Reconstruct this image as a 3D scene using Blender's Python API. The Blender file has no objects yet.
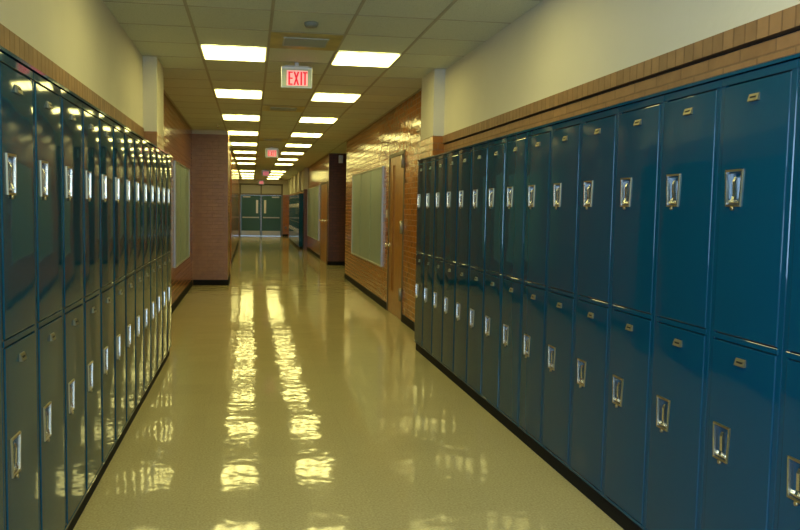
import bpy, math, random
from mathutils import Matrix, Vector
random.seed(4)
col = bpy.context.scene.collection
PI = math.pi

# ------------------------------------------------------------------ measures (metres)
EYE = 1.4866
XR, XL = 1.7225, -0.7776          # locker fronts
XWR, XWL = 1.944, -1.03           # plaster above the lockers
XBR, XBL = 2.0, -1.09             # glazed brick beyond the pilasters
ZC = 2.909
W = 0.381                         # locker width
CELL = 0.6096
GX, GY = -0.4629, 6.5983          # ceiling grid origin
YEND = 37.9
YBACK = -3.0

# ------------------------------------------------------------------ mesh helper
class MB:
    def __init__(s): s.v = []; s.f = []; s.m = []; s.sm = []
    def quad(s, pts, mi=0, smooth=False):
        n = len(s.v); s.v += [tuple(p) for p in pts]; s.f.append(tuple(range(n, n+len(pts)))); s.m.append(mi); s.sm.append(smooth)
    def box(s, a, b, mi=0):
        x0, y0, z0 = (min(a[i], b[i]) for i in range(3)); x1, y1, z1 = (max(a[i], b[i]) for i in range(3))
        n = len(s.v)
        s.v += [(x0,y0,z0),(x1,y0,z0),(x1,y1,z0),(x0,y1,z0),(x0,y0,z1),(x1,y0,z1),(x1,y1,z1),(x0,y1,z1)]
        for f in ((0,3,2,1),(4,5,6,7),(0,1,5,4),(1,2,6,5),(2,3,7,6),(3,0,4,7)):
            s.f.append(tuple(n+i for i in f)); s.m.append(mi); s.sm.append(False)
    def cbox(s, a, b, c, mi=0):
        """box with chamfered edges"""
        x0, y0, z0 = (min(a[i], b[i]) for i in range(3)); x1, y1, z1 = (max(a[i], b[i]) for i in range(3))
        n = len(s.v); P = []
        for sz in (0, 1):
            for sy in (0, 1):
                for sx in (0, 1):
                    X = (x0, x1)[sx]; Y = (y0, y1)[sy]; Z = (z0, z1)[sz]
                    dx = c*(1-2*sx); dy = c*(1-2*sy); dz = c*(1-2*sz)
                    P += [(X, Y+dy, Z+dz), (X+dx, Y, Z+dz), (X+dx, Y+dy, Z)]
        s.v += P
        def I(sx, sy, sz, k): return n + ((sz*2+sy)*2+sx)*3+k
        F = []
        for sx in (0,1): F.append([I(sx,0,0,0), I(sx,1,0,0), I(sx,1,1,0), I(sx,0,1,0)])
        for sy in (0,1): F.append([I(0,sy,0,1), I(1,sy,0,1), I(1,sy,1,1), I(0,sy,1,1)])
        for sz in (0,1): F.append([I(0,0,sz,2), I(1,0,sz,2), I(1,1,sz,2), I(0,1,sz,2)])
        for a_ in (0,1):
            for b_ in (0,1):
                F.append([I(0,a_,b_,1), I(1,a_,b_,1), I(1,a_,b_,2), I(0,a_,b_,2)])
                F.append([I(a_,0,b_,0), I(a_,1,b_,0), I(a_,1,b_,2), I(a_,0,b_,2)])
                F.append([I(a_,b_,0,0), I(a_,b_,1,0), I(a_,b_,1,1), I(a_,b_,0,1)])
                for c_ in (0,1): F.append([I(a_,b_,c_,0), I(a_,b_,c_,1), I(a_,b_,c_,2)])
        for f in F: s.f.append(tuple(f)); s.m.append(mi); s.sm.append(False)
    def prism(s, prof, axis, a, b, mi=0):
        """extrude closed 2-D profile along axis 'x','y','z'"""
        def P(u, v, t): return {'x': (t,u,v), 'y': (u,t,v), 'z': (u,v,t)}[axis]
        n = len(s.v); k = len(prof)
        s.v += [P(u,v,a) for u,v in prof] + [P(u,v,b) for u,v in prof]
        for i in range(k):
            j = (i+1) % k; s.f.append((n+i, n+j, n+k+j, n+k+i)); s.m.append(mi); s.sm.append(False)
        s.f.append(tuple(n+i for i in range(k))); s.m.append(mi); s.sm.append(False)
        s.f.append(tuple(n+k+i for i in reversed(range(k)))); s.m.append(mi); s.sm.append(False)
    def lathe(s, prof, c, axis='z', seg=20, mi=0):
        """prof = [(r, t)...] along axis from centre c"""
        n = len(s.v)
        for r, t in prof:
            for i in range(seg):
                a = 2*PI*i/seg; u, v = r*math.cos(a), r*math.sin(a)
                p = {'x': (t,u,v), 'y': (u,t,v), 'z': (u,v,t)}[axis]
                s.v.append((c[0]+p[0], c[1]+p[1], c[2]+p[2]))
        for q in range(len(prof)-1):
            for i in range(seg):
                j = (i+1) % seg
                s.f.append((n+q*seg+i, n+q*seg+j, n+(q+1)*seg+j, n+(q+1)*seg+i)); s.m.append(mi); s.sm.append(True)
        for q in (0, len(prof)-1):
            s.f.append(tuple(n+q*seg+i for i in range(seg))); s.m.append(mi); s.sm.append(False)
    def build(s, name, mats, parent=None, loc=None):
        me = bpy.data.meshes.new(name); me.from_pydata(s.v, [], s.f)
        mats = mats if isinstance(mats, (list, tuple)) else [mats]
        for m in mats: me.materials.append(m)
        for p, mi, sm in zip(me.polygons, s.m, s.sm): p.material_index = mi; p.use_smooth = sm
        import bmesh
        bm = bmesh.new(); bm.from_mesh(me); bmesh.ops.recalc_face_normals(bm, faces=bm.faces); bm.to_mesh(me); bm.free()
        o = bpy.data.objects.new(name, me); col.objects.link(o)
        if parent: o.parent = parent
        if loc: o.location = loc
        return o

def empty(name, loc, rz=0.0):
    o = bpy.data.objects.new(name, None); col.objects.link(o)
    o.location = loc; o.rotation_euler = (0, 0, rz); o.empty_display_size = .1
    return o
def tag(o, label, cat, group=None, kind=None):
    o['label'] = label; o['category'] = cat
    if group: o['group'] = group
    if kind: o['kind'] = kind
    return o
def struct(o, label, cat):
    o['kind'] = 'structure'; o['label'] = label; o['category'] = cat; return o
def copy_tree(o, parent=None):
    c = o.copy(); col.objects.link(c)
    if parent: c.parent = parent
    for ch in list(o.children): copy_tree(ch, c)
    return c

# ------------------------------------------------------------------ materials
def newmat(name):
    m = bpy.data.materials.new(name); m.use_nodes = True
    nt = m.node_tree; b = nt.nodes['Principled BSDF']
    return m, nt, b, nt.nodes.new, nt.links.new
def simple(name, rgb, rough=.5, metal=0.0, spec=.5, bump=None, coat=0.0, var=None):
    m, nt, b, N, L = newmat(name)
    b.inputs['Base Color'].default_value = (*rgb, 1); b.inputs['Roughness'].default_value = rough
    b.inputs['Metallic'].default_value = metal; b.inputs['Specular IOR Level'].default_value = spec
    b.inputs['Coat Weight'].default_value = coat; b.inputs['Coat Roughness'].default_value = .08
    geo = N('ShaderNodeNewGeometry')
    if bump:
        sc, st = bump
        n = N('ShaderNodeTexNoise'); n.inputs['Scale'].default_value = sc; n.inputs['Detail'].default_value = 1.5
        L(geo.outputs['Position'], n.inputs['Vector'])
        bp = N('ShaderNodeBump'); bp.inputs['Distance'].default_value = st; bp.inputs['Strength'].default_value = 1
        L(n.outputs['Fac'], bp.inputs['Height']); L(bp.outputs['Normal'], b.inputs['Normal'])
    if var:
        sc, rgb2 = var
        n = N('ShaderNodeTexNoise'); n.inputs['Scale'].default_value = sc; n.inputs['Detail'].default_value = 4
        L(geo.outputs['Position'], n.inputs['Vector'])
        mx = N('ShaderNodeMix'); mx.data_type = 'RGBA'
        mx.inputs[6].default_value = (*rgb, 1); mx.inputs[7].default_value = (*rgb2, 1)
        rp = N('ShaderNodeMapRange'); rp.inputs[1].default_value = .35; rp.inputs[2].default_value = .65
        L(n.outputs['Fac'], rp.inputs[0]); L(rp.outputs[0], mx.inputs[0]); L(mx.outputs[2], b.inputs['Base Color'])
    return m

M = {}
M['locker'] = simple('locker_enamel', (0.003, 0.053, 0.108), .055, spec=.32, bump=(2.2, .003))
def bow(m, c=.07):
    """sheet metal doors bulge a touch across their width"""
    nt = m.node_tree; N = nt.nodes.new; L = nt.links.new
    bp = [n for n in nt.nodes if n.type == 'BUMP'][0]; old = bp.inputs['Height'].links[0].from_socket
    tc = N('ShaderNodeTexCoord'); sp = N('ShaderNodeSeparateXYZ'); L(tc.outputs['Object'], sp.inputs[0])
    sq = N('ShaderNodeMath'); sq.operation = 'MULTIPLY'; L(sp.outputs['X'], sq.inputs[0]); L(sp.outputs['X'], sq.inputs[1])
    ma = N('ShaderNodeMath'); ma.operation = 'MULTIPLY_ADD'; ma.inputs[1].default_value = -c
    L(sq.outputs[0], ma.inputs[0])
    mb = N('ShaderNodeMath'); mb.operation = 'MULTIPLY'; mb.inputs[1].default_value = .003; L(old, mb.inputs[0]); L(mb.outputs[0], ma.inputs[2])
    L(ma.outputs[0], bp.inputs['Height']); bp.inputs['Distance'].default_value = 1.0
bow(M['locker'])
M['dark'] = simple('shade_and_slot_black', (.004, .005, .006), .8)  # near-black painted as shade in gaps and under the soldier course; also plate slots
M['rubber'] = simple('black_rubber_base', (.004, .004, .005), .7, spec=.25)
M['chrome'] = simple('chrome', (.80, .80, .76), .27, 1.0, bump=(60, .0004))
M['brass'] = simple('worn_brass', (.42, .36, .22), .38, 1.0)
M['plate'] = simple('dull_plate', (.24, .22, .14), .5, .8)
M['alu'] = simple('aluminium', (.62, .63, .64), .35, 1.0)
M['steel'] = simple('brushed_steel', (.42, .41, .38), .4, 1.0)
M['plaster'] = simple('cream_plaster', (.63, .60, .51), .75, spec=.25, bump=(18, .002), var=(1.5, (.60, .57, .48)))
M['wood'] = simple('varnished_wood', (.38, .18, .04), .3, var=(9, (.30, .13, .03)))
M['frame'] = simple('painted_door_frame', (.13, .11, .07), .5)
M['teal'] = simple('teal_door_paint', (.015, .085, .085), .35)
M['board'] = simple('display_cloth', (.26, .34, .33), .4, var=(4, (.245, .32, .31)))
M['caseframe'] = simple('satin_case_frame', (.46, .48, .47), .42, 1.0)
M['white'] = simple('white_plastic', (.66, .64, .56), .45)
M['glass_beige'] = simple('frosted_transom', (.42, .38, .26), .25)
M['lite'] = simple('wired_glass', (.66, .60, .38), .15)
M['tbar'] = simple('ceiling_grid_paint', (.42, .39, .30), .6)
M['exit_face'] = simple('exit_sign_face', (.38, .44, .38), .3)
M['ventpan'] = simple('vent_panel', (.62, .52, .20), .5, var=(3, (.36, .30, .13)))
M['detector'] = simple('detector_grey', (.22, .23, .20), .5)
M['ventdark'] = simple('vent_dark', (.05, .055, .05), .6)
M['ventslat'] = simple('vent_slat', (.33, .36, .33), .4, .3)

def emis(name, rgb, s):
    m, nt, b, N, L = newmat(name)
    b.inputs['Base Color'].default_value = (*[min(1, c) for c in rgb], 1)
    b.inputs['Emission Color'].default_value = (*rgb, 1); b.inputs['Emission Strength'].default_value = s
    return m
M['exit_red'] = emis('exit_letters', (.75, .005, .03), .42)
M['exit_glow'] = emis('exit_backlit_panel', (1.0, .45, .50), .36)

# prismatic diffuser: three tubes behind the lens read as brighter bands
def make_lens():
    m, nt, b, N, L = newmat('light_lens')
    b.inputs['Base Color'].default_value = (.8, .8, .75, 1)
    tc = N('ShaderNodeTexCoord'); sp = N('ShaderNodeSeparateXYZ'); L(tc.outputs['Object'], sp.inputs[0])
    mu = N('ShaderNodeMath'); mu.operation = 'MULTIPLY'; mu.inputs[1].default_value = 2*PI/.19
    L(sp.outputs['X'], mu.inputs[0])
    co = N('ShaderNodeMath'); co.operation = 'COSINE'; L(mu.outputs[0], co.inputs[0])
    mr = N('ShaderNodeMapRange'); mr.inputs[1].default_value = -1; mr.inputs[2].default_value = 1
    mr.inputs[3].default_value = LS*.65; mr.inputs[4].default_value = LS*1.35
    L(co.outputs[0], mr.inputs[0]); L(mr.outputs[0], b.inputs['Emission Strength'])
    b.inputs['Emission Color'].default_value = (1.0, .89, .29, 1)
    return m
LS = 10.0
M['lens'] = make_lens()

def tile_floor():
    m, nt, b, N, L = newmat('waxed_vinyl_tile')
    geo = N('ShaderNodeNewGeometry')
    n1 = N('ShaderNodeTexNoise'); n1.inputs['Scale'].default_value = 90; n1.inputs['Detail'].default_value = 3
    L(geo.outputs['Position'], n1.inputs['Vector'])
    n2 = N('ShaderNodeTexNoise'); n2.inputs['Scale'].default_value = .8; n2.inputs['Detail'].default_value = 3
    L(geo.outputs['Position'], n2.inputs['Vector'])
    # cell index per 12 inch tile
    dv = N('ShaderNodeVectorMath'); dv.operation = 'DIVIDE'; dv.inputs[1].default_value = (.3048, .3048, 1)
    L(geo.outputs['Position'], dv.inputs[0])
    fl = N('ShaderNodeVectorMath'); fl.operation = 'FLOOR'; L(dv.outputs[0], fl.inputs[0])
    wn = N('ShaderNodeTexWhiteNoise'); wn.noise_dimensions = '2D'; L(fl.outputs[0], wn.inputs['Vector'])
    fr = N('ShaderNodeVectorMath'); fr.operation = 'FRACTION'; L(dv.outputs[0], fr.inputs[0])
    sp = N('ShaderNodeSeparateXYZ'); L(fr.outputs[0], sp.inputs[0])
    def edge(o):
        a = N('ShaderNodeMath'); a.operation = 'SUBTRACT'; a.inputs[1].default_value = .5; L(o, a.inputs[0])
        c = N('ShaderNodeMath'); c.operation = 'ABSOLUTE'; L(a.outputs[0], c.inputs[0])
        d = N('ShaderNodeMath'); d.operation = 'GREATER_THAN'; d.inputs[1].default_value = .494; L(c.outputs[0], d.inputs[0]); return d.outputs[0]
    mxm = N('ShaderNodeMath'); mxm.operation = 'MAXIMUM'; L(edge(sp.outputs['X']), mxm.inputs[0]); L(edge(sp.outputs['Y']), mxm.inputs[1])
    cr = N('ShaderNodeValToRGB'); cr.color_ramp.elements[0].position = .30; cr.color_ramp.elements[1].position = .66
    cr.color_ramp.elements[0].color = (.37, .315, .155, 1); cr.color_ramp.elements[1].color = (.50, .445, .25, 1)
    L(n1.outputs['Fac'], cr.inputs[0])
    hv = N('ShaderNodeHueSaturation'); L(cr.outputs[0], hv.inputs['Color'])
    mr = N('ShaderNodeMapRange'); mr.inputs[3].default_value = .98; mr.inputs[4].default_value = 1.02
    L(wn.outputs['Value'], mr.inputs[0]); L(mr.outputs[0], hv.inputs['Value'])
    mx = N('ShaderNodeMix'); mx.data_type = 'RGBA'; mx.inputs[7].default_value = (.22, .19, .12, 1)
    sc = N('ShaderNodeMath'); sc.operation = 'MULTIPLY'; sc.inputs[1].default_value = .14; L(mxm.outputs[0], sc.inputs[0])
    L(sc.outputs[0], mx.inputs[0]); L(hv.outputs[0], mx.inputs[6]); L(mx.outputs[2], b.inputs['Base Color'])
    # each tile lies at its own slight tilt, plus waves in the wax
    sb = N('ShaderNodeVectorMath'); sb.operation = 'SUBTRACT'; sb.inputs[1].default_value = (.5, .5, .5); L(wn.outputs['Color'], sb.inputs[0])
    ms = N('ShaderNodeVectorMath'); ms.operation = 'MULTIPLY'; ms.inputs[1].default_value = (.010, .006, 0); L(sb.outputs[0], ms.inputs[0])
    n3 = N('ShaderNodeTexNoise'); n3.inputs['Scale'].default_value = 6; n3.inputs['Detail'].default_value = 2
    L(geo.outputs['Position'], n3.inputs['Vector'])
    bp = N('ShaderNodeBump'); bp.inputs['Distance'].default_value = .0022; L(n3.outputs['Fac'], bp.inputs['Height'])
    ad = N('ShaderNodeVectorMath'); ad.operation = 'ADD'; L(bp.outputs['Normal'], ad.inputs[0]); L(ms.outputs[0], ad.inputs[1])
    nm = N('ShaderNodeVectorMath'); nm.operation = 'NORMALIZE'; L(ad.outputs[0], nm.inputs[0]); L(nm.outputs[0], b.inputs['Normal'])
    rr = N('ShaderNodeMapRange'); rr.inputs[3].default_value = .045; rr.inputs[4].default_value = .085
    L(n2.outputs['Fac'], rr.inputs[0]); L(rr.outputs[0], b.inputs['Roughness'])
    b.inputs['Specular IOR Level'].default_value = .2
    return m
M['floor'] = tile_floor()

def brick(name, c1, c2, mortar, rough=.2, bw=.203, bh=.0677, soldier=False, bump=.004):
    m, nt, b, N, L = newmat(name)
    geo = N('ShaderNodeNewGeometry'); sp = N('ShaderNodeSeparateXYZ'); L(geo.outputs['Position'], sp.inputs[0])
    ad = N('ShaderNodeMath'); ad.operation = 'ADD'; L(sp.outputs['X'], ad.inputs[0]); L(sp.outputs['Y'], ad.inputs[1])
    cb = N('ShaderNodeCombineXYZ')
    if soldier: L(sp.outputs['Z'], cb.inputs[0]); L(ad.outputs[0], cb.inputs[1])
    else: L(ad.outputs[0], cb.inputs[0]); L(sp.outputs['Z'], cb.inputs[1])
    bt = N('ShaderNodeTexBrick'); L(cb.outputs[0], bt.inputs['Vector'])
    bt.inputs['Scale'].default_value = 1; bt.inputs['Brick Width'].default_value = bw; bt.inputs['Row Height'].default_value = bh
    bt.inputs['Mortar Size'].default_value = .0042; bt.inputs['Mortar Smooth'].default_value = .3
    bt.inputs['Color1'].default_value = (*c1, 1); bt.inputs['Color2'].default_value = (*c2, 1); bt.inputs['Mortar'].default_value = (*mortar, 1)
    if soldier: bt.offset = 0
    n = N('ShaderNodeTexNoise'); n.inputs['Scale'].default_value = 14; n.inputs['Detail'].default_value = 3; L(geo.outputs['Position'], n.inputs['Vector'])
    hv = N('ShaderNodeHueSaturation'); L(bt.outputs['Color'], hv.inputs['Color'])
    mr = N('ShaderNodeMapRange'); mr.inputs[3].default_value = .75; mr.inputs[4].default_value = 1.25
    L(n.outputs['Fac'], mr.inputs[0]); L(mr.outputs[0], hv.inputs['Value']); L(hv.outputs[0], b.inputs['Base Color'])
    iv = N('ShaderNodeMath'); iv.operation = 'SUBTRACT'; iv.inputs[0].default_value = 1; L(bt.outputs['Fac'], iv.inputs[1])
    a2 = N('ShaderNodeMath'); a2.operation = 'MULTIPLY_ADD'; a2.inputs[1].default_value = .9; L(n.outputs['Fac'], a2.inputs[0]); L(iv.outputs[0], a2.inputs[2])
    bp = N('ShaderNodeBump'); bp.inputs['Distance'].default_value = bump; L(a2.outputs[0], bp.inputs['Height']); L(bp.outputs['Normal'], b.inputs['Normal'])
    r2 = N('ShaderNodeMapRange'); r2.inputs[3].default_value = rough; r2.inputs[4].default_value = .8
    L(bt.outputs['Fac'], r2.inputs[0]); L(r2.outputs[0], b.inputs['Roughness'])
    return m
M['brick'] = brick('glazed_brick', (.40, .15, .032), (.31, .115, .025), (.27, .13, .045), .12)
M['brickred'] = brick('glazed_brick_red', (.34, .13, .035), (.27, .10, .028), (.22, .10, .035), .13)
M['brickl'] = brick('glazed_brick_rose', (.32, .155, .052), (.285, .135, .045), (.29, .15, .058), .3, bump=.002)
M['soldier'] = brick('soldier_course_brick', (.29, .155, .068), (.22, .115, .05), (.19, .10, .045), .6, bw=.6, bh=.0677, soldier=True)
M['band'] = brick('dull_band_brick', (.29, .15, .065), (.24, .12, .05), (.21, .115, .055), .6)
M['brickshade'] = brick('shaded_brown_brick', (.12, .04, .02), (.09, .03, .016), (.06, .03, .02), .35)  # brick darkened in its colour to stand for the unlit side passages

def ceil_mat():
    m, nt, b, N, L = newmat('acoustic_tile')
    geo = N('ShaderNodeNewGeometry')
    n = N('ShaderNodeTexNoise'); n.inputs['Scale'].default_value = 160; n.inputs['Detail'].default_value = 2; L(geo.outputs['Position'], n.inputs['Vector'])
    cr = N('ShaderNodeValToRGB'); cr.color_ramp.elements[0].position = .33; cr.color_ramp.elements[1].position = .45
    cr.color_ramp.elements[0].color = (.53, .56, .47, 1); cr.color_ramp.elements[1].color = (.68, .71, .61, 1)
    L(n.outputs['Fac'], cr.inputs[0])
    # each tile has aged a little differently
    dv = N('ShaderNodeVectorMath'); dv.operation = 'SUBTRACT'; dv.inputs[1].default_value = (GX, GY, 0); L(geo.outputs['Position'], dv.inputs[0])
    d2 = N('ShaderNodeVectorMath'); d2.operation = 'DIVIDE'; d2.inputs[1].default_value = (CELL, CELL, 10); L(dv.outputs[0], d2.inputs[0])
    fl = N('ShaderNodeVectorMath'); fl.operation = 'FLOOR'; L(d2.outputs[0], fl.inputs[0])
    wn = N('ShaderNodeTexWhiteNoise'); wn.noise_dimensions = '2D'; L(fl.outputs[0], wn.inputs['Vector'])
    mr = N('ShaderNodeMapRange'); mr.inputs[3].default_value = .97; mr.inputs[4].default_value = 1.02; L(wn.outputs['Value'], mr.inputs[0])
    hv = N('ShaderNodeHueSaturation'); L(cr.outputs[0], hv.inputs['Color']); L(mr.outputs[0], hv.inputs['Value']); L(hv.outputs[0], b.inputs['Base Color'])
    bp = N('ShaderNodeBump'); bp.inputs['Distance'].default_value = .002; L(n.outputs['Fac'], bp.inputs['Height']); L(bp.outputs['Normal'], b.inputs['Normal'])
    b.inputs['Roughness'].default_value = .9; b.inputs['Specular IOR Level'].default_value = .15
    return m
M['ceil'] = ceil_mat()

# ------------------------------------------------------------------ shell
def slab(name, a, b, mat, label, cat):
    m = MB(); m.box(a, b); return struct(m.build(name, mat), label, cat)
slab('floor', (-5, YBACK, -.1), (5.5, YEND, 0), M['floor'], 'waxed beige speckled vinyl tile floor of the corridor', 'floor')
slab('ceiling', (-5, YBACK, ZC), (5.5, YEND, ZC+.06), M['ceil'], 'suspended ceiling of square acoustic tiles over the corridor', 'ceiling')
g = MB()
y = GY
while y > YBACK+CELL: y -= CELL
ys = []
while y < YEND: ys.append(y); y += CELL
x0, x1 = GX-CELL, GX+4*CELL
for i in range(6):
    X = GX+(i-1)*CELL
    g.box((X-.012, YBACK, ZC-.005), (X+.012, YEND, ZC))
for Y in ys: g.box((x0, Y-.006, ZC-.002), (x1, Y+.006, ZC))
struct(g.build('trim_1', M['tbar']), 'painted metal grid holding the ceiling tiles', 'ceiling grid')

def wall_y(name, xf, out, y0, y1, z0, z1, mat, label, holes=(), t=.12):
    """wall running along Y, corridor face at x = xf, body towards out (+1/-1); holes = [(ya, yb, za, zb)]"""
    m = MB(); X1 = xf+out*t
    yy = sorted({y0, y1, *[h[0] for h in holes], *[h[1] for h in holes]})
    for a, b in zip(yy, yy[1:]):
        h = [q for q in holes if q[0] <= a+1e-6 and q[1] >= b-1e-6]
        if not h: m.box((xf, a, z0), (X1, b, z1)); continue
        if h[0][2] > z0+1e-4: m.box((xf, a, z0), (X1, b, h[0][2]))
        if h[0][3] < z1-1e-4: m.box((xf, a, h[0][3]), (X1, b, z1))
    return struct(m.build(name, mat), label, 'wall')
def wall_x(name, yf, out, x0, x1, z0, z1, mat, label, holes=(), t=.12):
    m = MB(); Y1 = yf+out*t
    xx = sorted({x0, x1, *[h[0] for h in holes], *[h[1] for h in holes]})
    for a, b in zip(xx, xx[1:]):
        h = [q for q in holes if q[0] <= a+1e-6 and q[1] >= b-1e-6]
        if not h: m.box((a, yf, z0), (b, Y1, z1)); continue
        if h[0][2] > z0+1e-4: m.box((a, yf, z0), (b, Y1, h[0][2]))
        if h[0][3] < z1-1e-4: m.box((a, yf, h[0][3]), (b, Y1, z1))
    return struct(m.build(name, mat), label, 'wall')

# right side, near bay: brick, soldier course, plaster
YP0, YP1 = 7.25, 7.80
wall_y('wall_right', XWR, 1, YBACK, YP0, 2.24, ZC, M['plaster'], 'cream plaster wall above the right lockers and their brick band')
wall_y('wall_right_brick', XWR+.006, 1, YBACK, YP0, 0, 2.150, M['band'], 'brick wall low behind and just above the right lockers')
wall_y('trim_2', XWR-.012, 1, YBACK, YP0, 2.163, 2.24, M['soldier'], 'projecting soldier course of upright bricks over right lockers')
wall_y('trim_3', XWR+.03, 1, YBACK, YP0, 2.150, 2.163, M['dark'], 'recessed joint painted dark as the shadow line under right soldier course', t=.08)  # near-black strip stands in for the shadow line below the overhang
# pilaster right
def pilaster(n, xa, xb, ya, yb, zs, brickm, lab):
    m = MB(); m.box((xa, ya, zs), (xb, yb, ZC), 0); m.box((xa, ya, 0), (xb, yb, zs), 1)
    return struct(m.build(n, [M['plaster'], brickm]), lab, 'pilaster')
pilaster('wall_right_pilaster', 1.83, 2.12, YP0, YP1, 2.24, M['brick'], 'cream topped brick pilaster at far end of right lockers')
YO0, YO1 = 15.35, 18.8
D1 = (9.38, 10.44, 0, 2.27)
wall_y('wall_right_glazed', XBR, 1, YP1, YO0, 0, ZC, M['brick'], 'golden glazed brick wall with wooden door and display case', [D1])
wall_x('wall_right_return', YO0, -1, XBR+.12, 5.0, 0, ZC, M['brickshade'], 'near side wall of the right side passage')
wall_x('wall_right_corner', YO1, 1, XBR, 5.0, 0, ZC, M['brickshade'], 'brick face coloured dark for shade across the right side passage')
wall_y('wall_right_passage', 5.0, 1, YO0, YO1, 0, ZC, M['brickshade'], 'end wall inside the right side passage')
D2 = (19.05, 20.95, 0, 2.2)
wall_y('wall_right_far', XBR, 1, YO1+.12, 25.8, 0, ZC, M['brick'], 'glazed brick wall beyond the right side passage', [D2])
pilaster('wall_right_far_pilaster', 1.87, 2.12, 25.8, 26.2, 2.15, M['brickshade'], 'cream topped pilaster before the far locker bank')
wall_y('wall_right_end', XWR, 1, 26.2, YEND, 2.15, ZC, M['plaster'], 'cream plaster wall above the far right locker bank')
wall_y('wall_right_end_brick', XWR+.006, 1, 26.2, YEND, 0, 2.15, M['brick'], 'brick wall behind the far right locker bank')
for k, Y in enumerate((28.4, 31.0, 33.8)):
    m = MB(); m.box((XWR-.10, Y, 2.15), (XWR, Y+.4, ZC)); struct(m.build('wall_right_end_pier', M['plaster']), ('nearest','middle','farthest')[k]+' cream pier above the far right lockers', 'pilaster')

# left side
wall_y('wall_left', XWL, -1, YBACK, YP0, 2.225, ZC, M['plaster'], 'cream plaster wall above the left lockers', [(-2.0, -.2, 2.225, 2.5)])
wall_y('wall_left_brick', XWL-.006, -1, YBACK, YP0, 0, 2.085, M['band'], 'brick wall behind the left lockers', [(-2.0, -.2, .9, 2.085)])
wall_y('trim_4', XWL+.008, -1, YBACK, YP0, 2.085, 2.225, M['soldier'], 'soldier course of upright bricks over the left lockers', [(-2.0, -.2, 2.085, 2.225)])
pilaster('wall_left_pilaster', -1.21, -.90, YP0, YP1, 2.20, M['brickl'], 'cream topped brick pilaster at far end of left lockers')
wall_y('wall_left_glazed', XBL, -1, YP1, 13.9, 0, ZC, M['brickred'], 'brown glazed brick wall with a display case')
XPL = -.43
m = MB(); m.box((-1.4, 13.9, 0), (XPL, 15.5, ZC-.075)); m.box((-1.4, 13.905, ZC-.075), (XPL-.004, 15.5, ZC), 1)
struct(m.build('wall_left_pier', [M['brickl'], M['plaster']]), 'wide rosy brick pier projecting from the left wall', 'wall')
wall_x('wall_left_return', 15.5, -1, -5.0, -1.4, 0, ZC, M['brickshade'], 'near side wall of the left side passage')
wall_y('wall_left_passage', -5.0, -1, 15.38, 19.2, 0, ZC, M['brickshade'], 'end wall inside the left side passage')
m = MB(); m.box((-5.0, 19.2, 0), (-.50, 30.5, ZC)); struct(m.build('wall_left_far', M['brick']), 'glazed brick wall beyond the left side passage', 'wall')
wall_y('wall_left_end', XBL, -1, 30.5, YEND, 2.15, ZC, M['plaster'], 'cream plaster wall high at the far left end')
wall_y('wall_left_end_brick', XBL, -1, 30.5, YEND, 0, 2.15, M['brick'], 'brick wall low at the far left end')

# end wall with double door
DX0, DX1, DZ = -.60, 1.64, 2.70
wall_x('wall_end', YEND, 1, -5, 5.5, 2.15, ZC, M['plaster'], 'cream plaster wall above the far double doors', [(DX0, DX1, 2.15, DZ)])
wall_x('wall_end_brick', YEND, 1, -5, 5.5, 0, 2.15, M['brick'], 'red brown brick wall either side of the far double doors', [(DX0, DX1, 0, 2.15)])
# back wall behind the camera, with a big window that lets daylight in
WX0, WX1, WZ0, WZ1 = -.6, 1.5, .9, 2.5
wall_x('wall_back', YBACK, -1, -5, 5.5, 0, ZC, M['plaster'], 'cream plaster wall behind the viewer with a window', [(WX0, WX1, WZ0, WZ1)])
w = struct(empty('window_1', (.45, YBACK-.06, WZ0)), 'aluminium window behind the viewer', 'window')
m = MB(); wx = (WX1-WX0)/2; wz = WZ1-WZ0
for a, b in (((-wx,0),(wx,.06)), ((-wx,wz-.06),(wx,wz)), ((-wx,.06),(-wx+.06,wz-.06)), ((wx-.06,.06),(wx,wz-.06)), ((-.03,.06),(.03,wz-.06))):
    m.box((a[0], -.04, a[1]), (b[0], .04, b[1]))
m.build('window_frame', M['alu'], w)
gm, nt, b_, N_, L_ = newmat('window_glass'); b_.inputs['Transmission Weight'].default_value = 1; b_.inputs['Roughness'].default_value = 0; b_.inputs['IOR'].default_value = 1.1
m = MB(); m.box((-wx+.06, -.004, .06), (-.03, .004, wz-.06)); m.box((.03, -.004, .06), (wx-.06, .004, wz-.06)); m.build('pane', gm, w)

w = struct(empty('window_2', (XWL-.07, -1.1, .9), PI/2), 'aluminium window in left wall behind the viewer', 'window')
wx, wz = .9, 1.6
m = MB()
for a, b in (((-wx,0),(wx,.06)), ((-wx,wz-.06),(wx,wz)), ((-wx,.06),(-wx+.06,wz-.06)), ((wx-.06,.06),(wx,wz-.06)), ((-.03,.06),(.03,wz-.06))):
    m.box((a[0], -.03, a[1]), (b[0], .03, b[1]))
m.build('window_frame', M['alu'], w)
m = MB(); m.box((-wx+.06, -.004, .06), (-.03, .004, wz-.06)); m.box((.03, -.004, .06), (wx-.06, .004, wz-.06)); m.build('pane', gm, w)

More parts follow.
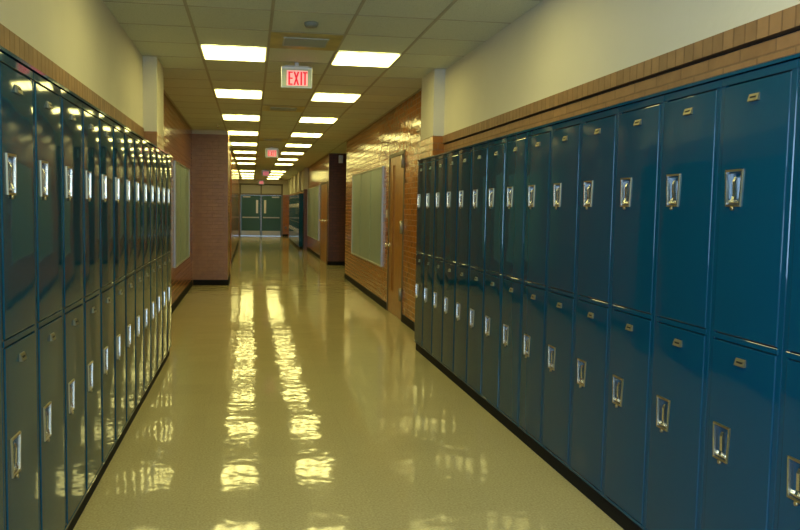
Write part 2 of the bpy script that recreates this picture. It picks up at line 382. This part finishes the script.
# cove bases
def base_y(n, xf, out, y0, y1, lab):
    m = MB(); m.prism([(xf, 0), (xf-out*.016, 0), (xf-out*.010, .012), (xf-out*.006, .10), (xf, .104)], 'y', y0, y1)
    struct(m.build(n, M['rubber']), lab, 'baseboard')
def base_x(n, yf, x0, x1, lab):
    m = MB(); m.prism([(yf, 0), (yf-.016, 0), (yf-.010, .012), (yf-.006, .10), (yf, .104)], 'x', x0, x1)
    struct(m.build(n, M['rubber']), lab, 'baseboard')
base_y('baseboard_right', XBR, 1, YP1, D1[0], 'black cove base between the right lockers and the wooden door')
base_y('baseboard_right_case', XBR, 1, D1[1], YO0, 'black cove base under the near right display case')
base_x('baseboard_right_corner', YO1, XBR-.016, 4.9, 'black cove base along the shade-darkened brick face of side passage')
base_y('baseboard_right_far', XBR, 1, D2[1], 25.8, 'black cove base under the far right display case')
base_y('baseboard_left', XBL, -1, YP1, 13.9-.016, 'black cove base under the left display case')
base_x('baseboard_left_pier', 13.9, XBL+.016, XPL+.016, 'black cove base across the front of the left brick pier')
base_y('baseboard_left_pier_side', XPL, -1, 13.9, 15.5, 'black cove base along the side of the left brick pier')
base_y('baseboard_left_far', -.50, -1, 19.2, 30.5, 'black cove base beyond the left side passage')
base_x('baseboard_end_right', YEND, DX1, 1.93, 'black cove base right of the far double doors')
base_x('baseboard_end_left', YEND, XBL+.016, DX0, 'black cove base left of the far double doors')

# ------------------------------------------------------------------ lockers
ZT = 2.008; ZTL = 1.984; DEP = .215
def door_mesh(z0, z1, lz):
    """locker door, front at y=0, hole for the recessed latch at (-.0865, lz)"""
    m = MB(); hw = W/2-.025
    rings = [(0, .0125), (0, .0035), (.001, .0011), (.0032, 0)]
    def rect(i, y, z0=z0, z1=z1): return [(-hw+i, y, z0+i), (hw-i, y, z0+i), (hw-i, y, z1-i), (-hw+i, y, z1-i)]
    R = [rect(i, y) for i, y in rings]
    for A, B in zip(R, R[1:]):
        for k in range(4): m.quad([A[k], A[(k+1)%4], B[(k+1)%4], B[k]])
    m.quad(R[0])
    cx = LX; a, b = .036, .054
    H = [(cx-a, 0, lz-b), (cx+a, 0, lz-b), (cx+a, 0, lz+b), (cx-a, 0, lz+b)]
    A = R[-1]
    # front face as strips, so each piece is planar and convex
    m.quad([A[0], (H[0][0],0,A[0][2]), (H[0][0],0,A[2][2]), A[3]])
    m.quad([(H[1][0],0,A[0][2]), A[1], A[2], (H[1][0],0,A[2][2])])
    m.quad([(H[0][0],0,A[0][2]), (H[1][0],0,A[0][2]), H[1], H[0]])
    m.quad([H[3], H[2], (H[1][0],0,A[2][2]), (H[0][0],0,A[2][2])])
    return m
LX = -W/2+.106
def latch_mesh(lz, far=False):
    m = MB(); cx = LX
    # rim: wider at the top, narrowing to the bottom
    def ring(wt, wb, h, y): return [(cx-wb, y, lz-h), (cx+wb, y, lz-h), (cx+wt, y, lz+h), (cx-wt, y, lz+h)]
    o0 = ring(.0475, .0400, .067, .0); o1 = ring(.0470, .0395, .0665, -.006); i1 = ring(.0405, .0335, .0595, -.006); i0 = ring(.0395, .0325, .0585, .002)
    for A, B, mi in ((o0, o1, 1), (o1, i1, 0), (i1, i0, 0)):
        for k in range(4): m.quad([A[k], A[(k+1)%4], B[(k+1)%4], B[k]], mi if k in (1, 3) else 1)
    # recessed cup: deep behind the finger pull, sweeping out at the bottom
    prof = [(.002, .0585), (.020, .050), (.0225, .02), (.0225, -.02), (.018, -.036), (.010, -.047), (.001, -.0585)]
    def hw(z): return .0325+(.007)*(z+.0585)/.117
    for (ya, za), (yb, zb) in zip(prof, prof[1:]):
        m.quad([(cx-hw(za), ya, lz+za), (cx+hw(za), ya, lz+za), (cx+hw(zb), yb, lz+zb), (cx-hw(zb), yb, lz+zb)], 0, True)
    for s in (-1, 1):
        for (ya, za), (yb, zb) in zip(prof, prof[1:]):
            m.quad([(cx+s*hw(za), .002, lz+za), (cx+s*hw(za), ya, lz+za), (cx+s*hw(zb), yb, lz+zb), (cx+s*hw(zb), .002, lz+zb)], 0)
    # lifting lever down the middle with its finger lip, and padlock eye below
    m.prism([(.021, .03), (.002, .036), (-.004, .022), (-.002, -.03), (-.007, -.044), (.006, -.046), (.014, -.03)], 'x', cx-.006, cx+.006, 0) if False else None
    pr = [(.021, .034), (.002, .040), (-.004, .024), (-.002, -.030), (-.008, -.046), (.006, -.048), (.014, -.030)]
    n = len(m.v)
    m.v += [(cx-.006, a, lz+b) for a, b in pr]+[(cx+.006, a, lz+b) for a, b in pr]
    k = len(pr)
    for i in range(k):
        j = (i+1) % k; m.f.append((n+i, n+j, n+k+j, n+k+i)); m.m.append(0); m.sm.append(False)
    m.f.append(tuple(range(n, n+k))); m.m.append(0); m.sm.append(False)
    m.f.append(tuple(range(n+k, n+2*k))); m.m.append(0); m.sm.append(False)
    m.cbox((cx-.030, -.002, lz-.050), (cx+.030, .004, lz-.0555), .001, 1)
    m.lathe([(.003, -.009), (.007, -.009), (.007, -.001), (.003, -.001)], (cx, 0, lz-.0735), 'y', 12, 1)
    return m
def plate_mesh(pz):
    m = MB()
    m.prism([(.0, pz+.013), (-.0035, pz+.012), (-.011, pz-.011), (-.011, pz-.0135), (0, pz-.0135)], 'x', -.025, .025, 0)
    m.box((-.015, -.0085, pz+.003), (.015, -.0062, pz-.004), 1)
    return m
def make_locker(ZT):
    r = empty('double_tier_locker', (0, 0, 0))
    f = MB(); h = W/2-.0006; fy = .0125
    # carcass: sides, back, top, bottom and front frame
    f.box((-h, fy, .085), (-h+.002, DEP, ZT-.02)); f.box((h-.002, fy, .085), (h, DEP, ZT-.02))
    f.box((-h, DEP-.002, .085), (h, DEP, ZT-.02)); f.box((-h, fy, .085), (h, DEP, .087)); f.box((-h, fy, ZT-.022), (h, DEP, ZT-.02))
    f.cbox((-h, .0045, .087), (-h+.0285, .016, ZT-.022), .0025); f.cbox((h-.0285, .0045, .087), (h, .016, ZT-.022), .0025)
    f.box((-h+.0285, .012, .09), (h-.0285, .016, .115))
    f.cbox((-h, .001, .087), (h, .012, .103), .002)                  # bottom rail
    f.cbox((-h+.017, .001, 1.0245), (h-.017, .016, 1.0455), .002)    # middle rail
    f.cbox((-h, .001, ZT-.0515), (h, .016, ZT-.022), .002)             # head rail
    f.box((-h+.002, .05, 1.03), (h-.002, DEP-.002, 1.034))
    f.box((-h+.028, .0135, .11), (h-.028, .0155, ZT-.053), 1)  # near-black sheet painted as the shade seen in gaps round the doors
    f.build('frame', [M['locker'], M['dark']], r)
    for z0, z1, lz, pz in ((.107, 1.0205, .6465, .963), (1.050, ZT-.0565, 1.5815, ZT-.115)):
        d = door_mesh(z0, z1, lz).build('door', M['locker'], r)
        l = latch_mesh(lz).build('latch', [M['chrome'], M['brass']], d); l['label'] = 'chrome recessed latch'
        p = plate_mesh(pz).build('number_plate', [M['plate'], M['dark']], d); p['label'] = 'small brass number plate'
    return r
ORD = 'zeroth first second third fourth fifth sixth seventh eighth ninth tenth eleventh twelfth thirteenth fourteenth fifteenth sixteenth seventeenth eighteenth nineteenth twentieth'.split()
protos = {}
def place(loc, rz, label, group, top=ZT):
    if top not in protos: o = protos[top] = make_locker(top)
    else: o = copy_tree(protos[top])
    o.location = loc; o.rotation_euler = (0, 0, rz); tag(o, label, 'locker', group)
YR0 = 2.122                       # near edge of the right column whose latch is first in view
for k in range(-2, 14):
    n = 14-k
    place((XR, YR0+(k+.5)*W, 0), -PI/2,
          'teal double-tier locker column in right bank, %s' % ('last one at its far end' if n == 1 else ORD[n]+' from its far end by pilaster'), 'teal lockers along the right wall')
YL0 = 3.172
for k in range(-3, 11):
    n = 11-k
    place((XL, YL0+(k+.5)*W, 0), PI/2,
          'teal double-tier locker column in left bank, %s' % ('last one at its far end' if n == 1 else ORD[n]+' from its far end by display case'), 'teal lockers along the left wall', ZTL)
YF0 = 26.25; NF = 18
for k in range(NF):
    place((XR, YF0+(k+.5)*W, 0), -PI/2,
          'tiny distant teal locker column right of the far double doors, %s' % ('nearest of that bank' if k == 0 else ORD[k+1]+' from its near end'), 'distant lockers near the far doors')
def bank_trim(xf, s, y0, y1, which, ZT=ZT):
    """s=+1 front faces -X"""
    m = MB()   # sloped cap strip
    m.prism([(xf-s*.006, ZT-.0195), (xf-s*.006, ZT-.008), (xf+s*.004, ZT-.002), (xf+s*DEP, ZT+.004), (xf+s*DEP, ZT-.0195)], 'y', y0-.004, y1+.006)
    tag(m.build('locker_cap_strip', M['locker']), 'long thin teal metal cap strip along top of the %s locker bank' % which, 'trim strip', 'cap strips on locker banks')
    m = MB(); m.box((xf+s*.022, y0, 0), (xf+s*DEP, y1-.004, .085))
    tag(m.build('locker_plinth', M['rubber']), 'long low black recessed plinth under the %s locker bank' % which, 'plinth', 'plinths under locker banks')
bank_trim(XR, 1, YR0-2*W, YR0+14*W, 'near right')
bank_trim(XL, -1, YL0-3*W, YL0+11*W, 'left', ZTL)
bank_trim(XR, 1, YF0, YF0+NF*W, 'distant right')

# ------------------------------------------------------------------ lights in the ceiling
def make_light():
    r = empty('ceiling_light', (0, 0, 0)); m = MB(); o, i = .2975, .281
    for a, b in (((-o,-o),(o,-i)), ((-o,i),(o,o)), ((-o,-i),(-i,i)), ((i,-i),(o,i))): m.box((a[0], a[1], -.005), (b[0], b[1], 0))
    m.build('frame', M['white'], r)
    d = MB(); d.box((-i, -i, -.0105), (i, i, -.002)); d.build('diffuser', M['lens'], r)
    return r
lp = make_light(); first = True
rows = [n for n in range(-4, 13) if n != 8]
for n in rows:
    for c, side in ((0, 'left'), (2, 'right')):
        o = lp if first else copy_tree(lp); first = False
        o.location = (GX+(c+.5)*CELL, GY+n*4*CELL+CELL/2, ZC-.0052)
        if n >= 0:
            k = rows.index(n)-3
            lab = 'glowing square recessed ceiling light, %s row, %s' % (side, 'nearest the viewer' if k == 1 else ORD[k]+' from the viewer')
        else: lab = 'glowing square ceiling light overhead, %s row, %s behind the visible ones' % (side, ORD[-n])
        tag(o, lab, 'ceiling light', 'fluorescent lights of the %s row' % side)

# vents
def make_vent():
    r = empty('ceiling_vent', (0, 0, 0)); m = MB(); o = .2965
    m.box((-o, -o, -.004), (o, -.15, 0)); m.box((-o, .15, -.004), (o, o, 0)); m.box((-o, -.15, -.004), (-.19, .15, 0)); m.box((.19, -.15, -.004), (o, .15, 0))
    m.build('panel', M['ventpan'], r)
    m = MB(); m.box((-.19, -.15, -.002), (.19, .15, 0)); m.build('backing', M['ventdark'], r)
    m = MB()
    for a, b in (((-.19,-.15),(.19,-.135)), ((-.19,.135),(.19,.15)), ((-.19,-.135),(-.178,.135)), ((.178,-.135),(.19,.135))): m.box((a[0], a[1], -.012), (b[0], b[1], -.002))
    m.build('rim', M['ventslat'], r)
    for k in range(6):
        m = MB(); y = -.11+k*.044
        m.prism([(y-.012, -.003), (y-.010, -.003), (y+.012, -.014), (y+.010, -.014)], 'x', -.178, .178); m.build('slat', M['ventslat'], r)
    return r
vp = make_vent()
for i, (n, lab) in enumerate(((-1, 'yellowed ceiling vent panel with metal louvre before the nearest exit sign'),
                              (6, 'dim ceiling vent just beyond the nearest exit sign'), (14, 'distant ceiling vent just before the second exit sign'))):
    o = vp if i == 0 else copy_tree(vp)
    o.location = (GX+1.5*CELL, GY+(n+.5)*CELL, ZC-.0052); tag(o, lab, 'vent', 'vents in the middle of the ceiling')

# exit signs
def letter_boxes(m, ch, x, w, h, t, y0, y1, mi=0):
    if ch == 'E':
        m.box((x, y0, 0), (x+t, y1, h), mi)
        for z in (0, (h-t*.8)/2, h-t*.8): m.box((x+t, y0, z), (x+w, y1, z+t*.8), mi)
    if ch == 'X':
        for s in (0, 1):
            a, b = (x, x+w-t) if s == 0 else (x+w-t, x)
            m.prism([(a, 0), (a+t, 0), (b+t, h), (b, h)], 'y', y0+.0004*s, y1, mi)
    if ch == 'I': m.box((x, y0, 0), (x+t, y1, h), mi)
    if ch == 'T':
        m.box((x+(w-t)/2, y0, 0), (x+(w+t)/2, y1, h-t*.8), mi); m.box((x, y0, h-t*.8), (x+w, y1, h), mi)
def make_exit():
    r = empty('exit_sign', (0, 0, 0)); w, h = .152, .205
    m = MB(); m.cbox((-w, 0, 0), (w, .045, h), .004); m.build('housing', M['alu'], r)
    m = MB(); m.box((-w+.010, -.003, .010), (w-.010, 0, h-.022)); m.build('face_plate', M['exit_face'], r)
    m = MB(); m.box((-.098, -.005, .022), (.106, -.003, h-.036)); m.build('backlit_panel', M['exit_glow'], r)
    m = MB(); hh = .128; t = .016
    for ch, x, lw in (('E', -.082, .042), ('X', -.032, .056), ('I', .036, .016), ('T', .058, .046)): letter_boxes(m, ch, x, lw, hh, t, -.0075, -.005)
    for i in range(len(m.v)): m.v[i] = (m.v[i][0], m.v[i][1], m.v[i][2]+.028)
    m.build('lettering', M['exit_red'], r)
    m = MB(); m.box((-.12, .006, h), (.12, .04, h+.012)); m.box((-.02, .012, h+.012), (.02, .034, ZC-2.657-.0052)); m.build('mounting', M['steel'], r)
    return r
ep = make_exit()
exits = [(.437, 7.2, 2.657, 'brushed exit sign with red letters hanging beyond the nearest vent'),
         (.478, 17.2, 2.657, 'second exit sign, smaller, glowing pink below distant vent'),
         (.545, 27.5, 2.657, 'third exit sign, a small red glow far down the ceiling'),
         (.52, 37.5, 2.657, 'farthest tiny exit sign right above the end double doors')]
for i, (x, y, z, lab) in enumerate(exits):
    o = ep if i == 0 else copy_tree(ep); o.location = (x, y, z); tag(o, lab, 'exit sign', 'exit signs along the corridor')

m = MB(); m.lathe([(.02, -.035), (.045, -.030), (.055, -.012), (.055, 0)], (0, 0, 0), 'z', 24)
tag(m.build('smoke_detector', M['detector'], loc=(.452, 5.68, ZC)), 'small round smoke detector on ceiling tile before the nearest vent', 'smoke detector')
def sprinkler(loc, lab):
    m = MB(); m.lathe([(.032, 0), (.030, -.006), (.010, -.010), (.010, -.03), (.006, -.045), (.022, -.05), (.022, -.052)], (0, 0, 0), 'z', 14)
    tag(m.build('fire_sprinkler', M['chrome'], loc=loc), lab, 'sprinkler', 'ceiling sprinkler heads')
sprinkler((-.573, 12.91, ZC), 'small metal sprinkler head on the ceiling before the left brick pier')
sprinkler((.20, 20.4, ZC-.0), 'tiny sprinkler head in the ceiling beyond the second exit sign')

# ------------------------------------------------------------------ display cases
def display_case(loc, rz, length, lab, z0=.60, z1=2.14):
    """front faces local -Y, length along X"""
    r = empty('display_case', loc, rz); L2 = length/2; d = .032; m = MB(); t = .022
    for a, b in (((-L2, z0), (L2, z0+t)), ((-L2, z1-t), (L2, z1)), ((-L2, z0+t), (-L2+t, z1-t)), ((L2-t, z0+t), (L2, z1-t))):
        m.cbox((a[0], -d, a[1]), (b[0], 0, b[1]), .003)
    m.build('frame', M['caseframe'], r)
    m = MB(); m.box((-L2+t, -.018, z0+t), (L2-t, 0, z1-t)); m.build('backing_panel', M['board'], r)
    for k in (1, 2):
        m = MB(); x = -L2+length*k/3; m.box((x-.006, -.024, z0+t), (x+.006, -.018, z1-t)); m.build('divider_bar', M['board'], r)
    tag(r, lab, 'display case', 'display cases on the corridor walls'); return r
display_case((XBR, (10.9+14.2)/2, 0), -PI/2, 3.3, 'pale green display case on right wall beyond the wooden door')
display_case((XBR, (21.3+25.6)/2, 0), -PI/2, 4.3, 'distant narrow looking green display case beyond the right side passage', .52, 2.16)
display_case((XBL, (10.6+13.0)/2, 0), PI/2, 2.4, 'pale green display case on left wall between lockers and pier', .60, 2.13)

# ------------------------------------------------------------------ doors
# door_1: wooden door with narrow lite, right wall; local front faces -Y after rotating -90
r = struct(empty('door_1', (XBR, (D1[0]+D1[1])/2, 0), -PI/2), 'varnished wooden door with tall narrow glass in right brick wall', 'door')
hw = (D1[1]-D1[0])/2; H = D1[3]
m = MB()
for a, b in (((-hw, 0), (-hw+.045, H)), ((hw-.045, 0), (hw, H)), ((-hw+.045, H-.05), (hw-.045, H))): m.cbox((a[0], -.012, a[1]), (b[0], .118, b[1]), .003)
m.build('door_frame', M['frame'], r)
lf = MB(); lx = -.19; lw = .055; a0, a1, z0_, z1_ = -hw+.048, hw-.048, .006, H-.053
lf.box((a0, .0, z0_), (lx-lw, .045, z1_)); lf.box((lx+lw, .0, z0_), (a1, .045, z1_)); lf.box((lx-lw, 0, z0_), (lx+lw, .045, .33)); lf.box((lx-lw, 0, 2.10), (lx+lw, .045, z1_))
leaf = lf.build('door_leaf', M['wood'], r)
m = MB()
m.box((lx-lw, .016, .33), (lx+lw, .024, 2.10)); m.build('glass_lite', M['lite'], leaf)
m = MB()
for a, b in (((lx-lw-.012, .318), (lx-lw+.006, 2.112)), ((lx+lw-.006, .318), (lx+lw+.012, 2.112))): m.cbox((a[0], -.008, a[1]), (b[0], 0, b[1]), .001)
m.build('lite_bead', M['wood'], leaf)
m = MB(); m.lathe([(.033, 0), (.033, -.006), (.012, -.010), (.012, -.035), (.026, -.045), (.030, -.058), (.022, -.070), (.004, -.073)], (a0+.065, 0, .97), 'y', 20); m.build('door_knob', M['chrome'], r)
for z in (.35, 1.25, 2.12):
    m = MB(); m.lathe([(.012, -.085), (.022, -.080), (.022, .080), (.012, .085)], (hw-.046, -.026, z), 'z', 14); m.box((hw-.100, -.004, z-.055), (hw-.048, 0, z+.055)); m.box((hw-.044, -.0165, z-.055), (hw-.012, -.012, z+.055)); m.build('hinge', M['steel'], r)
# door_2: double wooden door beyond passage
r = struct(empty('door_2', (XBR, (D2[0]+D2[1])/2, 0), -PI/2), 'distant varnished double door beyond the right side passage', 'door')
hw = (D2[1]-D2[0])/2; H = D2[3]; m = MB()
for a, b in (((-hw, 0), (-hw+.045, H)), ((hw-.045, 0), (hw, H)), ((-hw+.045, H-.05), (hw-.045, H))): m.box((a[0], -.012, a[1]), (b[0], .118, b[1]))
m.build('door_frame', M['frame'], r)
for s in (-1, 1):
    m = MB(); a, b = sorted((s*.003, s*(hw-.048))); m.cbox((a, 0, .006), (b, .045, H-.053), .004); l = m.build('door_leaf', M['wood'], r)
    m = MB(); m.lathe([(.035, 0), (.035, -.006), (.014, -.012), (.014, -.04), (.032, -.05), (.036, -.065), (.024, -.08), (.004, -.083)], (s*.45 if s < 0 else s*.45, 0, 1.14), 'y', 16); k = m.build('door_knob', M['chrome'], l)
# door_3: teal double doors at the end; local = world axes, front faces -Y
cx = (DX0+DX1)/2
r = struct(empty('door_3', (cx, YEND, 0)), 'teal double doors with panic bars and beige transom at corridor end', 'door')
hw = (DX1-DX0)/2; m = MB(); t = .09
for a, b in (((-hw, 0), (-hw+t, DZ)), ((hw-t, 0), (hw, DZ)), ((-hw+t, DZ-.08), (hw-t, DZ)), ((-hw+t, 2.11), (hw-t, 2.19)), ((-.03, 2.19), (.03, DZ-.08)), ((-.025, 0), (.025, 2.11))):
    m.box((a[0], -.02, a[1]), (b[0], .10, b[1]))
m.build('door_frame', M['frame'], r)
for s in (-1, 1):
    a, b = sorted((s*.03, s*(hw-t))); m = MB(); m.box((a, .03, 2.19), (b, .05, DZ-.08)); m.build('transom_pane', M['glass_beige'], r)
    a, b = sorted((s*.028, s*(hw-t-.004))); c0, c1 = sorted((s*.15, s*.26)); m = MB()
    m.box((a, 0, .008), (c0, .045, 2.105)); m.box((c1, 0, .008), (b, .045, 2.105)); m.box((c0, 0, .008), (c1, .045, 1.18)); m.box((c0, 0, 1.86), (c1, .045, 2.105))
    l = m.build('door_leaf', M['teal'], r)
    m = MB(); m.box((c0, .018, 1.18), (c1, .026, 1.86)); m.build('glass_lite', M['lite'], l)
    m = MB(); p, q = sorted((s*.10, s*.95)); m.cbox((p, -.07, .93), (q, -.045, .99), .006)
    for xx in (s*.13, s*.92): m.box((xx-.03, -.05, .925), (xx+.03, 0, .995))
    k = m.build('panic_bar', M['steel'], l)
    m = MB(); p, q = sorted((s*.06, s*(hw-t-.03))); m.box((p, -.003, .03), (q, 0, .27)); m.build('kick_plate', M['steel'], l)
    m = MB(); p, q = sorted((s*.55, s*.93)); m.cbox((p, -.06, 1.98), (q, 0, 2.05), .006); m.build('door_closer', M['steel'], l)

# small wall fittings
m = MB(); m.cbox((-.006, -.035, -.057), (0, .035, .057), .001); m.box((-.014, -.005, -.012), (-.006, .005, .012))
tag(m.build('light_switch', M['white'], loc=(XBR, 10.60, 1.42)), 'small light switch plate on brick beside the wooden door', 'light switch')
m = MB(); m.cbox((-.055, -.06, -.10), (.055, 0, .10), .008); m.lathe([(.03, -.075), (.035, -.06), (.035, -.055)], (0, 0, 0), 'y', 14)
tag(m.build('alarm_strobe', M['alu'], loc=(2.30, YO1, 2.76)), 'small grey alarm box high on shade-darkened brick of side passage', 'alarm')
m = MB(); m.cbox((-.06, -.006, -.06), (.06, 0, .06), .001); m.box((-.02, -.008, .01), (.02, -.006, .035)); m.box((-.02, -.008, -.035), (.02, -.006, -.01))
tag(m.build('wall_outlet', M['frame'], loc=(1.80, YEND, .45)), 'tiny outlet plate on brick right of the far doors', 'outlet')

# ------------------------------------------------------------------ light
world = bpy.data.worlds.new('sky'); bpy.context.scene.world = world; world.use_nodes = True
world.node_tree.nodes['Background'].inputs[0].default_value = (.55, .75, 1, 1); world.node_tree.nodes['Background'].inputs[1].default_value = 1.5
al = bpy.data.lights.new('window_daylight', 'AREA'); al.shape = 'RECTANGLE'; al.size = 2.0; al.size_y = 1.5; al.energy = 60; al.color = (.42, .66, 1.0)
ao = bpy.data.objects.new('window_daylight', al); col.objects.link(ao); ao.location = (.45, YBACK+.05, 1.7); ao.rotation_euler = (PI/2, 0, 0)

al2 = al.copy(); al2.size = 1.6; al2.size_y = 1.4; al2.energy = 150
ao2 = bpy.data.objects.new('window_daylight', al2); col.objects.link(ao2); ao2.location = (XWL-.02, -1.1, 1.7); ao2.rotation_euler = (PI/2, 0, -PI/2)

# ------------------------------------------------------------------ camera
F, yaw, pit, rol, PX, PY = 724.19, .1452, .0675, .0151, 356.31, 257.70
cy, sy = math.cos(yaw), math.sin(yaw)
r_ = Vector((cy, -sy, 0)); fw = Vector((sy*math.cos(pit), cy*math.cos(pit), -math.sin(pit))); u_ = r_.cross(fw)
rr = r_*math.cos(rol)+u_*math.sin(rol); uu = u_*math.cos(rol)-r_*math.sin(rol)
mt = Matrix((rr, uu, -fw)).transposed().to_4x4(); mt.translation = Vector((0, 0, EYE))
cd = bpy.data.cameras.new('camera'); cam = bpy.data.objects.new('camera', cd); col.objects.link(cam); cam.matrix_world = mt
cd.sensor_width = 36; cd.sensor_fit = 'HORIZONTAL'; cd.lens = F*36/800; cd.shift_x = (400-PX)/800; cd.shift_y = -(265-PY)/800; cd.clip_start = .02; cd.clip_end = 200
sc = bpy.context.scene; sc.camera = cam
sc.view_settings.view_transform = 'Standard'; sc.view_settings.look = 'None'; sc.view_settings.gamma = 1; sc.view_settings.use_curve_mapping = False
sc.view_settings.exposure = 0.18
